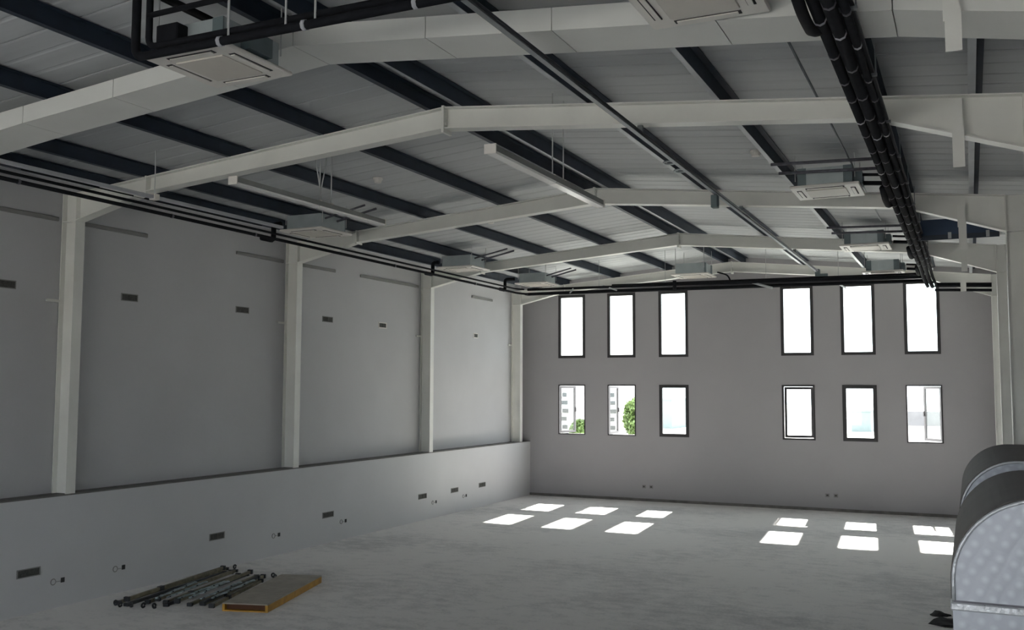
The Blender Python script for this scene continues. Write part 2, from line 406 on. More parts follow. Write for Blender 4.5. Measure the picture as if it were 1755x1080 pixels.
# ---- purlins
def purlin(x, label, light=0.0, y0=YB+0.05, y1=D-0.02, z_off=0.0, face=1):
    zb = ztop(x)+0.003+z_off; h = PUR-0.008; fl = light if light else 0.07; tw_ = 0.07
    p = thing('roof_purlin', (x, (y0+y1)/2, zb), label, 'purlin', 'roof purlins running down the hall')
    MB().box((x-0.004, y0, zb+0.005), (x+0.004, y1, zb+h)).build('web', 'purlin', p)
    fm = 'flange' if light else 'purlin'
    MB().prism([(x-fl if light else x, zb), (x+0.004 if light else x+fl, zb), (x+0.004 if light else x+fl, zb+0.005), (x-fl if light else x, zb+0.005)], 'Y', y0, y1).build('bottom_flange', fm, p)
    xt0, xt1 = x+0.004, x+tw_
    zz = min(ztop(xt0), ztop(xt1))+PUR-0.010
    MB().box((xt0, y0, zz-0.006), (xt1, y1, zz)).build('top_flange', 'purlin', p)
    return p
purlin(-11.0, 'dark navy purlin under the left eave, above the pair of black pipes', z_off=0.0)
purlin(-10.15, 'dark navy roof purlin second from the left wall')
purlin(-8.65, 'dark navy roof purlin third from the left wall')
purlin(-7.18, 'dark navy roof purlin fourth from the left wall, next left of the ridge pair')
purlin(-5.66, 'dark navy roof purlin on the left side of the ridge')
purlin(-5.20, 'dark purlin with a pale bottom flange on the right side of the ridge', 0.03)
purlin(-3.66, 'dark purlin with a pale flange above the long grey strut', 0.055)
purlin(-2.22, 'dark purlin with a pale flange above the right row of cassettes', 0.05)
purlin(-0.74, 'dark purlin with a pale flange just right of the black pipe bundle', 0.07)
purlin(0.12, 'dark purlin nearest the right wall, beside the hanger plates', 0.06)

# ------------------------------------------------------------------ ceiling cassettes
def cassette_proto():
    P = 0.86; h = P/2
    t = thing('ceiling_cassette', (0, 0, 0), 'proto', 'air conditioner', 'ceiling cassette air conditioners')
    mb = MB(); mb.prism([(-h, -h), (h, -h), (h, h), (-h, h)], 'Z', 0.0, 0.035)
    pn = mb.build('panel', 'white', t, bevel=0.01)
    MB().box((-0.25, -0.25, -0.012), (0.25, 0.25, 0.004)).build('intake_grille', 'white2', pn, bevel=0.006)
    for k in range(4):
        mt = Matrix.Rotation(k*math.pi/2, 4, 'Z')
        MB().box((-0.24, 0.305, -0.004), (0.24, 0.365, 0.004), mt).build('air_slot', 'slot', pn)
        MB().box((-0.22, 0.312, -0.012), (0.22, 0.350, -0.004), mt).build('louvre', 'white', pn)
    b = 0.34
    bd = MB().box((-b, -b, 0.035), (b, b, 0.27)).build('body', 'galv', t)
    for s in (-1, 1):
        MB().box((s*b, -b-0.01, 0.04), (s*(b-0.11), -b+0.02, 0.272)).build('corner_bracket', 'galv_dark', bd)
    MB().box((b, -0.14, 0.06), (b+0.10, 0.14, 0.22)).build('connection_box', 'galv_dark', t)
    for sx in (-1, 1):
        for sy in (-1, 1):
            MB().tube([(sx*0.37, sy*0.33, 0.15), (sx*0.37, sy*0.33, 0.62)], 0.006, 6).build('hanger_rod', 'wire', t)
    return t
cp = cassette_proto(); used = False
def copy_tree(o, parent=None):
    c = o.copy(); C.objects.link(c); c.parent = parent
    for ch in [x for x in o.children]: copy_tree(ch, c)
    return c
def cassette(x, y, z, label, rot=0):
    global used
    o = cp if not used else copy_tree(cp)
    used = True; o.location = (x, y, z); o.rotation_euler = (0, 0, rot); o['label'] = label
    room = ztop(x)+0.2-z
    for ch in o.children:
        if ch.name.startswith('hanger_rod'): ch.scale.z = min(1.0, (room-0.02)/0.62) if room < 0.64 else 1.0
    return o
ZC = 5.60
cassette(-1.62, 6.36, 5.66, 'white ceiling cassette largest in the picture, cut by its top edge')
cassette(-5.66, 6.18, 5.70, 'white ceiling cassette beneath the black pipe loop at top left')
cassette(-1.62, 13.2, ZC, 'ceiling cassette beside the pipe bundle, second of the right row')
cassette(-1.66, 18.75, ZC, 'ceiling cassette beside the pipe bundle, third of the right row')
cassette(-1.66, 22.85, ZC-0.03, 'ceiling cassette beside the pipe bundle, farthest of the right row')
cassette(-9.82, 13.1, 5.575, 'ceiling cassette nearest of the left row above the black wall pipes', math.pi)
cassette(-9.86, 18.4, 5.57, 'ceiling cassette second of the left row above the black wall pipes', math.pi)
cassette(-9.70, 22.0, 5.58, 'ceiling cassette farthest of the left row in the far left corner', math.pi)
cassette(-5.70, 21.9, ZC, 'ceiling cassette alone under the ridge near the far wall', math.pi/2)

# ------------------------------------------------------------------ pipes along the left eave
def pipe(name, pts, r, m, label, cat='pipe', group=None, rad=0.12, n=8):
    o = MB().tube(rounded(pts, rad) if len(pts) > 2 else pts, r, n).build(name, m, None, smooth=True)
    tag(o, label, cat, group); return o
PX = -10.35
def clamps(o, locs, r, m='tie'):
    for p, ax in locs:
        d = Vector(ax).normalized()*0.016; p = Vector(p)
        MB().tube([p-d, p+d], r, 8).build('pipe_clamp', m, o, smooth=True)
p1 = pipe('insulated_pipe', [(PX, 2.0, 5.505), (PX, 22.2, 5.425), (PX+0.15, 22.4, 5.415)], 0.027, 'pipe', 'lower black insulated pipe of the pair along the left wall', 'pipe', 'black pipes along the left wall')
p2 = pipe('insulated_pipe', [(PX, 2.0, 5.575), (PX, 9.0, 5.562), (PX, 22.1, 5.525), (PX+0.15, 22.3, 5.52)], 0.020, 'pipe', 'upper black insulated pipe of the pair along the left wall', 'pipe', 'black pipes along the left wall')
pipe('electric_cable', [(-10.31, 7.9, 5.63), (-10.28, 9.3, 5.615), (-10.22, 12.2, 5.60)], 0.010, 'pipe', 'thin black cable running above the pair of left wall pipes', 'cable')
for y in (7.9, 10.4, 12.2, 16.4, 19.9):
    clamps(p1, [((PX, y, 5.505-0.08*(y-2)/20.2), (0, 1, 0))], 0.033, 'pipe_grey')
# risers to the left cassettes
for y, d, cz in ((12.75, 'nearest', 5.575), (18.05, 'second', 5.57), (21.65, 'farthest', 5.58)):
    pipe('riser_pipe', [(PX-0.075, y-0.3, 5.45), (PX-0.075, y, 5.45), (PX-0.075, y, cz+0.14), (-10.28 if d != 'farthest' else -10.16, y, cz+0.14)], 0.042, 'pipe',
         'short black riser bending up from the wall pipes to the %s left cassette' % d, 'pipe', 'black risers to the left cassettes', rad=0.07)
    xb = -9.47 if d != 'farthest' else -9.35
    pipe('branch_pipe', [(xb, y+0.45, cz+0.20), (-8.70, y+0.45, 5.93)], 0.020, 'pipe_grey',
         'farther of two thin dark branch pipes reaching right from the %s left cassette' % d, 'pipe', 'thin branch pipes of the left cassettes')
    pipe('branch_pipe', [(xb, y+0.12, cz+0.20), (-8.70, y+0.12, 5.93)], 0.017, 'pipe_grey',
         'nearer of two thin dark branch pipes reaching right from the %s left cassette' % d, 'pipe', 'thin branch pipes of the left cassettes')
# pale trunking above the wall pipes
tk = thing('cable_trunking', (-9.57, 8.4, 5.46), 'pale narrow cable trunking hung above the left wall pipes', 'trunking')
MB().prism([(-9.60, 5.46), (-9.54, 5.46), (-9.54, 5.50), (-9.60, 5.50)], 'Y', 3.0, 11.9).build('channel', 'flange', tk)
for y in (4.6, 9.3): MB().tube([(-9.57, y, 5.50), (-9.57, y, ztop(-9.57)+0.195)], 0.007, 6).build('hanging_wire', 'wire', tk)
MB().box((-9.62, 9.26, 5.445), (-9.52, 9.34, 5.52)).build('wire_clip', 'white', tk)
# ------------------------------------------------------------------ pipes along the far wall
BYP = 22.4
pipe('insulated_pipe', [(-10.12, BYP, 5.405), (-0.75, BYP, 5.335)], 0.038, 'pipe', 'lowest black insulated pipe along the far wall across the window tops', 'pipe', 'black pipes along the far wall')
pipe('insulated_pipe', [(-10.1, BYP-0.1, 5.51), (-0.75, BYP-0.02, 5.425)], 0.032, 'pipe', 'middle black insulated pipe along the far wall', 'pipe', 'black pipes along the far wall')
pipe('insulated_pipe', [(-7.9, BYP+0.08, 5.545), (-0.9, BYP+0.06, 5.495)], 0.026, 'pipe', 'uppermost black insulated pipe along the far wall', 'pipe', 'black pipes along the far wall')
tr = thing('cable_tray', (-5.0, BYP+0.25, 5.40), 'dark cable tray behind the black pipes on the far wall', 'cable tray')
MB().prism([(BYP+0.16, 5.40), (BYP+0.34, 5.40), (BYP+0.34, 5.46), (BYP+0.332, 5.46), (BYP+0.332, 5.408), (BYP+0.168, 5.408), (BYP+0.168, 5.46), (BYP+0.16, 5.46)], 'X', -10.3, -0.7).build('tray_channel', 'tray', tr)
for x in (-8.3, -6.6, -4.2, -2.6):
    MB().tube([(x, BYP+0.25, 5.408), (x, BYP+0.25, ztop(x)+0.195)], 0.006, 6).build('tray_hanger', 'wire', tr)
su = pipe('insulated_pipe', [(-0.62, BYP, 5.235), (0.47, BYP, 5.19)], 0.048, 'pipe', 'upper black pipe stub between the pipe bundle and the right column', 'pipe')
pipe('insulated_pipe', [(-0.62, BYP, 5.125), (0.47, BYP, 5.08)], 0.030, 'pipe', 'lower black pipe stub between the pipe bundle and the right column', 'pipe')
MB().box((-0.12, BYP-0.058, 5.07), (-0.01, BYP-0.046, 5.27)).build('pipe_clamp', 'steel', su)
pipe('riser_pipe', [(-6.28, BYP-0.07, 5.37), (-6.28, BYP-0.07, 5.57)], 0.045, 'pipe', 'short black upright joining the far wall pipes left of the ridge cassette', 'pipe')
pipe('riser_pipe', [(-4.95, BYP, 5.45), (-5.02, BYP, 5.66), (-5.25, BYP-0.1, 5.72)], 0.018, 'pipe', 'thin black stub rising from the far wall pipes to the ridge cassette', 'pipe')
# thin pale dropped rods resting on the far wall pipes
pipe('loose_rod', [(-8.98, 22.7, 5.57), (-8.62, 21.5, 5.30)], 0.018, 'flange', 'pale rod hanging askew in front of the leftmost high window', 'rod', 'pale rods hanging near the far wall')
pipe('loose_rod', [(-8.25, 22.8, 5.585), (-7.55, 21.8, 5.345)], 0.018, 'flange', 'pale rod hanging askew in front of the second high window from the left', 'rod', 'pale rods hanging near the far wall')
pipe('loose_rod', [(-4.5, 22.5, 5.47), (-3.95, 22.0, 5.27)], 0.026, 'flange', 'pale rod hanging askew left of the fourth high window', 'rod', 'pale rods hanging near the far wall')
# ------------------------------------------------------------------ right pipe bundle
BX, BZ = -0.75, 5.47
tb = thing('cable_tray', (BX, 13, BZ), 'dark cable tray carrying the black pipe bundle down the hall', 'cable tray')
MB().prism([(BX-0.10, BZ+0.06), (BX+0.13, BZ+0.06), (BX+0.13, BZ+0.085), (BX+0.122, BZ+0.085), (BX+0.122, BZ+0.068), (BX-0.092, BZ+0.068), (BX-0.092, BZ+0.085), (BX-0.10, BZ+0.085)], 'Y', 3.0, 22.2).build('tray_channel', 'tray', tb)
for k in range(13):
    y = 3.6+1.5*k
    if abs(y-7.1) < 0.4: y += 0.6
    MB().bar((BX-0.13, y, BZ+0.05), (BX+0.15, y, BZ+0.05), 0.04, 0.022).build('cross_bar', 'strut', tb)
    MB().tube([(BX+0.14, y, BZ+0.05), (BX+0.14, y, ztop(BX+0.14)+(0.0 if min(abs(y-f) for f in FY) > 0.15 else -0.26))], 0.007, 6).build('hanger_rod', 'strut', tb)
for dx, dz, r, nm in ((-0.085, 0.00, 0.040, 'leftmost thick'), (0.008, -0.012, 0.044, 'middle thick'), (0.090, 0.004, 0.030, 'rightmost slim')):
    x = BX+dx; o = pipe('insulated_pipe', [(x, 3.0, BZ+dz), (x, 21.2, BZ+dz-0.02), (x+0.02, 22.1, BZ+dz-0.12), (x+0.08, 22.4, BZ+dz-0.26)], r, 'pipe',
         '%s black insulated pipe of the overhead bundle on the right' % nm, 'pipe', 'black pipes of the overhead bundle', rad=0.4)
    k = 0; y = 4.2+dx*2
    while y < 20.5:
        clamps(o, [((x, y, BZ+dz-0.02*(y-3)/18.2), (0, 1, 0))], r+0.003, 'tie' if k % 4 == 0 else 'pipe_grey'); y += 0.5+0.45*random.random(); k += 1
# drops towards the right row of cassettes
for y, lab in ((6.35, 'nearest'), (13.2, 'second'), (18.75, 'third'), (21.6, 'farthest')):
    pipe('riser_pipe', [(BX-0.15, y-0.65, BZ+0.0), (BX-0.16, y+0.0, BZ-0.05), (BX-0.15, y+0.30, BZ-0.05), (BX-0.10, y+0.45, BZ+0.01)], 0.040, 'pipe',
         'sagging black drop pipe under the bundle by the %s right cassette' % lab, 'pipe', 'sagging drop pipes under the bundle', rad=0.15)
for y, lab, zc in ((6.36, 'nearest', 5.66), (13.2, 'second', 5.60), (18.75, 'third', 5.60), (22.85, 'farthest', 5.57)):
    for k, (dy, dz) in enumerate(((-0.09, 0.18), (0.07, 0.10))):
        if lab in ('nearest',) and k == 1: continue
        pipe('branch_pipe', [(-1.19, y+dy, zc+dz), (BX-0.12, y+dy, zc+dz-0.03), (BX-0.10, y+dy-0.12, BZ+0.03)], 0.030 if k else 0.020, 'pipe',
             '%s black branch pipe between the bundle and the %s right cassette' % ('thick lower' if k else 'thin upper', lab), 'pipe', 'branch pipes to the right cassettes', rad=0.05)
for y, lab, nf in ((12.1, 'second', 'nearer'), (12.65, 'second', 'farther'), (17.3, 'third', 'nearer'), (17.95, 'third', 'farther')):
    pipe('branch_pipe', [(-2.16, y, 5.79), (-0.78, y, 5.74)], 0.020, 'pipe_grey', '%s of two thin level dark pipes crossing above the %s right cassette' % (nf, lab), 'pipe', 'thin pipes crossing above the right cassettes')
# thin conduit hung beside the right cassettes
pipe('conduit', [(-1.30, 7.6, 5.93), (-1.30, 17.5, 5.90)], 0.012, 'strut', 'thin dark conduit under the roof between two right purlins', 'conduit')
# ------------------------------------------------------------------ long strut with cable
sx, sz = -3.08, 5.69
st = thing('support_strut', (sx, 13, sz), 'long grey steel strut hung under the frames from top centre to the far wall', 'strut')
MB().prism([(sx-0.025, sz-0.02), (sx+0.025, sz-0.02), (sx+0.025, sz+0.03), (sx+0.015, sz+0.03), (sx+0.015, sz-0.01), (sx-0.015, sz-0.01), (sx-0.015, sz+0.03), (sx-0.025, sz+0.03)], 'Y', 3.0, 22.9).build('channel', 'strut', st)
MB().tube([(sx+0.035, 3.0, sz+0.005), (sx+0.035, 22.6, sz+0.005)], 0.010, 6).build('cable', 'tray', st, smooth=True)
for y, zt_ in ((9.69, ztop(sx)-0.235), (14.69, ztop(sx)-0.235), (19.69, ztop(sx)-0.235)):
    MB().box((sx-0.028, y-0.02, sz+0.03), (sx+0.028, y+0.02, zt_)).build('hanger_clip', 'strut', st)
jb = MB().box((sx-0.07, 13.05, sz-0.20), (sx+0.02, 13.17, sz-0.02)).build('cable_clamp', 'galv_dark', None, bevel=0.008)
tag(jb, 'small dark clamp hanging from the long strut behind the tube lamp', 'clamp')
for k, y in enumerate((11.15, 11.62)):
    o = MB().tube(arc((sx-0.10, y, sz+0.02), 0.075, 0, 2*math.pi*0.95, 12, 'XY'), 0.012, 6).build('cable_loop', 'galv', None, smooth=True)
    tag(o, 'small coiled pale cable loop hung on the strut, %s of the two' % ('nearer' if k == 0 else 'farther'), 'cable', 'cable loops on the strut')
eb = thing('pulley_bracket', (sx, 22.9, sz-0.22), 'dark bracket at the far end of the long strut', 'bracket')
MB().box((sx-0.05, 22.82, sz-0.22), (sx+0.05, 22.98, sz+0.06)).build('plate', 'galv_dark', eb, bevel=0.008)
MB().box((sx+0.05, 22.86, sz-0.12), (sx+0.22, 22.94, sz-0.05)).build('arm', 'galv_dark', eb)
pipe('loose_rod', [(-2.95, 22.92, 5.61), (-2.55, 23.6, 5.36)], 0.02, 'flange', 'pale rod slanting down from the end of the long strut', 'rod', 'pale rods hanging near the far wall')

# ------------------------------------------------------------------ hanging tube lamp
def tube_lamp(lx, y0, y1, lz, label, wires):
    lm = thing('hanging_tube_lamp', (lx, (y0+y1)/2, lz), label, 'lamp', 'hanging tube lamps')
    MB().prism([(lx-0.055, lz+0.012), (lx+0.055, lz+0.012), (lx+0.055, lz+0.075), (lx-0.055, lz+0.075)], 'Y', y0+0.015, y1-0.015).build('housing', 'lampbody', lm)
    for a, b in ((y0+0.02, (y0+y1)/2-0.01), ((y0+y1)/2+0.01, y1-0.02)):
        MB().prism([(lx-0.062, lz+0.012), (lx-0.05, lz-0.008), (lx+0.05, lz-0.008), (lx+0.062, lz+0.012)], 'Y', a, b).build('diffuser', 'diffuser', lm)
    for a in (y0, y1-0.015): MB().box((lx-0.065, a, lz-0.01), (lx+0.065, a+0.015, lz+0.085)).build('end_cap', 'white', lm)
    for y in wires:
        MB().tube([(lx, y, lz+0.075), (lx, y, ztop(lx)+0.195)], 0.008, 6).build('hanging_wire', 'wire', lm)
        MB().box((lx-0.03, y-0.02, lz+0.075), (lx+0.03, y+0.02, lz+0.10)).build('wire_clip', 'white', lm)
tube_lamp(-4.17, 8.31, 11.42, 5.30, 'long unlit white tube lamp hung on wires below the ridge', (9.88, 10.2))
tube_lamp(-7.60, 8.55, 11.70, 5.345, 'long unlit tube lamp hung over the left cassettes, left of the ridge lamp', (10.2, 10.45))

# ------------------------------------------------------------------ black pipes of the top-left loop
ly = 5.62
pa = pipe('insulated_pipe', [(-6.04, ly+0.9, 6.27), (-6.04, ly, 6.27), (-6.04, ly, 5.665), (-0.95, ly, 5.66)], 0.036, 'pipe', 'lower black insulated pipe with a square loop at top left', 'pipe', 'black pipes of the top left loop', rad=0.09)
pb = pipe('insulated_pipe', [(-5.96, ly+0.8, 6.24), (-5.96, ly+0.06, 6.24), (-5.96, ly+0.06, 5.76), (-0.95, ly+0.06, 5.755)], 0.028, 'pipe', 'upper black insulated pipe with a square loop at top left', 'pipe', 'black pipes of the top left loop', rad=0.08)
pc = pipe('insulated_pipe', [(-5.96, ly+0.05, 6.02), (-3.6, ly+0.05, 6.05)], 0.024, 'pipe', 'high black insulated pipe level above the top left loop', 'pipe', 'black pipes of the top left loop')
for x in (-5.15, -4.35, -3.4): clamps(pa, [((x, ly, 5.664), (1, 0, 0))], 0.042, 'tie')
for k, x in enumerate((-5.10, -4.55, -4.28)):
    o = MB().tube([(x, ly+0.03, 5.70), (x, ly+0.03, ztop(x)+0.19)], 0.009, 6).build('hanging_wire', 'wire')
    tag(o, 'pale hanging wire holding the top left black pipes, %s of three' % ('leftmost', 'middle', 'rightmost')[k], 'wire', 'wires holding the top left pipes')
jb = MB().box((-5.93, ly+0.10, 5.80), (-5.70, ly+0.3, 5.95)).build('junction_box', 'pipe', None, bevel=0.01)
tag(jb, 'small black box inside the top left pipe loop', 'box')

# ------------------------------------------------------------------ wires, detectors, hanger plates, navy band
def cable_loop(label, cx, cy, top, bot, wdt):
    pts = []
    for i in range(21):
        a = i/20*2*math.pi; z = (top+bot)/2+(top-bot)/2*math.cos(a); pts.append((cx+wdt/2*math.sin(a)*(1.0 if z > (top+bot)/2 else 0.8), cy+0.05*math.sin(2*a), z))
    tag(MB().tube(pts, 0.009, 6).build('cable_loop', 'wire', None, smooth=True), label, 'cable', None)
cable_loop('pale loop of cable dangling beside the wires of the left tube lamp', -7.66, 10.3, 6.20, 5.42, 0.12)
def detector(x, y, label):
    zr = ztop(x)+PUR-0.0
    t = thing('smoke_detector', (x, y, zr-0.075), label, 'detector', 'smoke detectors under the roof')
    vs = MB()
    for a, b, z0_, z1_ in ((0.075, 0.075, zr-0.03, zr), (0.055, 0.065, zr-0.075, zr-0.03)):
        n = 14; v = [(x+a*math.cos(2*math.pi*i/n), y+a*math.sin(2*math.pi*i/n), z0_) for i in range(n)]+[(x+b*math.cos(2*math.pi*i/n), y+b*math.sin(2*math.pi*i/n), z1_) for i in range(n)]
        m = MB().add(v, [tuple(range(n-1, -1, -1)), tuple(range(n, 2*n))]+[(i, (i+1) % n, n+(i+1) % n, n+i) for i in range(n)])
        m.build('base' if z1_ == zr else 'sensor_head', 'white', t, smooth=False)
detector(-8.15, 12.4, 'round white smoke detector between purlins left of the hanging lamp')
detector(-8.2, 16.4, 'round white smoke detector behind the second slim frame on the left')
detector(-2.48, 12.8, 'round white smoke detector between the strut and the right cassettes')
for k, (y, za, zb) in enumerate(((6.80, 5.62, 5.20), (9.58, 5.66, 5.02), (14.58, 5.55, 4.93), (19.58, 5.55, 5.18))):
    h = thing('hanger_plate', (-0.04, y, zb), '%s pale steel hanger plate in the row near the right wall' % ('nearest', 'second nearest', 'second farthest', 'farthest')[k], 'bracket', 'hanger plates near the right wall')
    zm = (za+zb)/2
    MB().box((-0.09, y-0.008, zm), (0.01, y, za)).build('upper_plate', 'steel', h)
    MB().box((-0.08, y-0.028, zb), (0.02, y-0.010, zm+0.08)).build('lower_plate', 'steel', h)
    MB().box((-0.055, y-0.012, zm+0.02), (-0.03, y-0.005, zm+0.06)).build('bolt', 'strut', h)
nb = thing('navy_panel', (-0.15, 17.0, 5.45), 'dark navy sheet panel under the roof between the right ends of two frames', 'panel')
MB().box((-0.72, 16.98, 5.50), (0.49, 17.0, 5.76)).build('sheet', 'navy', nb)
MB().box((-0.72, 16.95, 5.42), (0.49, 16.975, 5.50)).build('lower_rail', 'purlin', nb)
for x in (-0.25, 0.30): MB().box((x, 16.93, 5.43), (x+0.05, 16.95, 5.53)).build('clip', 'flange', nb)

# ------------------------------------------------------------------ wall fittings
def stripe(ya, yb, label):
    tag(MB().box((XU, ya, 5.35), (XU+0.03, yb, 5.41)).build('wall_stripe', 'stripe', None, bevel=0.006), label, 'stripe', 'grey stripes high on the left wall')  # plain thin grey strip laid on the upper wall
for ya, yb, lab in ((8.0, 9.55, 'grey rail high on the left wall, left of the nearest column'), (9.85, 11.2, 'grey rail high on the left wall, right of the nearest column'),
                    (13.25, 14.55, 'grey rail high on the left wall, left of the second column'), (14.83, 16.2, 'grey rail high on the left wall, right of the second column'),
                    (17.1, 19.5, 'longest grey rail high on the left wall, left of the third column'), (22.2, 23.4, 'grey rail high on the left wall nearest the far corner')):
    stripe(ya, yb, lab)
def wall_box(x, ya, yb, z0, z1, label, pale=False, grp='recessed boxes in the left wall'):
    t = thing('recessed_box', (x, (ya+yb)/2, z0), label, 'wall box', grp)
    e = 0.022 if pale else 0.012; m = 'white' if pale else 'stripe'
    mb = MB(); mb.box((x, ya-e, z0-e), (x+0.012, ya, z1+e)); mb.box((x, yb, z0-e), (x+0.012, yb+e, z1+e))
    mb.box((x, ya, z0-e), (x+0.012, yb, z0)); mb.box((x, ya, z1), (x+0.012, yb, z1+e)); mb.build('rim', m, t)
    MB().box((x+0.0005, ya, z0), (x+0.003, yb, z1)).build('recess', 'void', t)
    MB().box((x+0.003, (ya+yb)/2-0.006, z0), (x+0.008, (ya+yb)/2+0.006, z1)).build('divider', 'void', t)
for (y, w_, lab, pale) in ((8.74, 0.34, 'dark recessed box high on the left wall, cut by the picture edge', False), (10.89, 0.30, 'dark recessed box high on the left wall, right of the nearest column', False),
                     (13.45, 0.32, 'dark recessed box high on the left wall, left of the second column', False), (15.98, 0.32, 'dark recessed box high on the left wall, right of the second column', False),
                     (18.0, 0.28, 'dark recessed box with a white rim high on the left wall', True), (22.45, 0.20, 'small dark recessed box with a white rim nearest the far corner', True)):
    wall_box(XU, y-w_/2, y+w_/2, 4.335, 4.425, lab, pale, 'recessed boxes high on the left wall')
for (y, w_, lab) in ((9.07, 0.33, 'dark recessed box in the low wall at far left'), (12.63, 0.33, 'dark recessed box in the low wall behind the pile of bars'),
                     (15.71, 0.33, 'dark recessed box in the low wall, third from the left edge'), (19.31, 0.33, 'dark recessed box in the low wall, fourth from the left edge'),
                     (20.83, 0.33, 'dark recessed box in the low wall, second from the far corner'), (22.3, 0.33, 'dark recessed box in the low wall nearest the far corner')):
    wall_box(XL, y-w_/2, y+w_/2, 0.50, 0.59, lab, False, 'recessed boxes in the low wall')
def socket(y, label):
    t = thing('socket_box', (XL, y, 0.32), label, 'socket', 'socket boxes in the low wall')
    MB().tube(arc((XL+0.006, y-0.07, 0.355), 0.04, 0, 2*math.pi, 12, 'YZ'), 0.006, 6, caps=False).build('ring', 'stripe', t)
    MB().tube([(XL, y-0.07, 0.355), (XL+0.004, y-0.07, 0.355)], 0.036, 12).build('cover', 'wall_low', t)
    MB().box((XL, y+0.055, 0.325), (XL+0.006, y+0.115, 0.39)).build('recess', 'slot', t)
    MB().box((XL, y-0.03, 0.345), (XL+0.005, y+0.055, 0.352)).build('chase', 'stripe', t)
for y, lab in ((9.53, 'round and square socket boxes in the low wall, leftmost'), (10.59, 'round and square socket boxes in the low wall left of the pile of bars'),
               (14.15, 'round and square socket boxes in the low wall above the yellow-edged board'), (16.22, 'round and square socket boxes in the low wall, fourth from the left edge'),
               (19.85, 'round and square socket boxes in the low wall, second from the far corner'), (21.35, 'round and square socket boxes in the low wall nearest the far corner')):
    socket(y, lab)
for x, lab in ((-7.91, 'pair of small socket boxes low on the far wall under the left windows'), (-3.18, 'pair of small socket boxes low on the far wall under the right windows')):
    t = thing('socket_box', (x, D, 0.35), lab, 'socket', 'socket boxes low on the far wall')
    for s in (-0.10, 0.10):
        MB().box((x+s-0.05, D-0.010, 0.34), (x+s+0.05, D, 0.43)).build('socket_plate', 'stripe', t, bevel=0.004)
        MB().box((x+s-0.025, D-0.012, 0.365), (x+s+0.025, D-0.009, 0.405)).build('recess', 'void', t)

# ------------------------------------------------------------------ foil-clad ducts by the right wall
def duct(yn, yf, xl, zt, R, zspring, label):
    """square duct: comes out of the right wall, sweeps round a quarter bend and drops to the floor"""
    t = thing('foil_duct', (xl+0.3, (yn+yf)/2, 0), label, 'duct', 'foil ducts by the right wall')
    cx, cz = xl+R, zspring; zf = cz-0.055; n = 18
    def side_pts(inset=0.0):
        r = R-inset; pts = [(cx-r, zf), (cx-r, cz)]
        for i in range(1, n+1):
            a = math.pi-(math.pi/2)*i/n; pts.append((cx+r*math.cos(a), cz+r*math.sin(a)))
        return pts
    xw = XRW-0.005
    MB().prism(side_pts()+[(xw, cz+R), (xw, zf)], 'Y', yn+0.02, yf-0.02).build('bend_wrap', 'duct_wrap', t)
    for a, b in ((yn, yn+0.02), (yf-0.02, yf)):
        MB().prism(side_pts(0.006)+[(xw, cz+R-0.006), (xw, zf)], 'Y', a, b).build('foil_cheek', 'foil', t)
    for y in (yn-0.002, yf+0.002):
        rim = [(p[0], y, p[1]) for p in side_pts(0.008)]+[(xw, y, cz+R-0.008)]
        MB().tube(rim, 0.006, 6).build('taped_rim', 'foil_rim', t, smooth=True)
    MB().box((xl+0.006, yn, zf-0.006), (xw, yf, zf)).build('gasket', 'pipe_grey', t)
    MB().box((xl-0.002, yn-0.004, zf-0.030), (xw, yf+0.004, zf-0.006)).build('flange', 'foil_rim', t, bevel=0.004)
    MB().box((xl+0.004, yn+0.003, 0.001), (xw, yf-0.003, zf-0.030)).build('drop_section', 'foil', t)
    return t
duct(3.20, 4.30, -0.070, 0, 0.255, 2.435, 'foil-clad duct bend with dark back, nearest in the lower right corner')
duct(4.78, 6.20, -0.060, 0, 0.245, 2.450, 'foil-clad duct bend half hidden behind the nearest duct')

# ------------------------------------------------------------------ pile of bars and the yellow-edged board
def ground(mb): return mb
a = Vector((-9.20, 10.36, 0)); b = Vector((-8.58, 10.54, 0)); c = Vector((-9.02, 12.50, 0))
ex = (b-a); wd = ex.length; ex.normalize(); ey = Vector((-ex.y, ex.x, 0)); ln = 2.05
bd = thing('formwork_board', tuple(a+ex*wd/2+ey*ln/2), 'hollow grey-topped board with yellow edges lying on the floor', 'board')
def local(mb_fn):
    m = Matrix((ex, ey, Vector((0, 0, 1)))).transposed().to_4x4(); m.translation = a; return m
LM = local(None)
MB().box((0.0, 0, 0.095), (wd, ln, 0.112), LM).build('top_sheet', 'board', bd)
MB().box((0.0, 0, 0.001), (wd, ln, 0.018), LM).build('bottom_sheet', 'yellow', bd)
for s in (0.0, wd-0.035): MB().box((s, 0, 0.018), (s+0.035, ln, 0.095), LM).build('side_rail', 'yellow', bd)
MB().box((0.035, 0.07, 0.018), (wd-0.035, 0.11, 0.095), LM).build('cross_rib', 'brown', bd)
MB().box((0.035, ln-0.11, 0.018), (wd-0.035, ln-0.07, 0.095), LM).build('cross_rib', 'brown', bd)
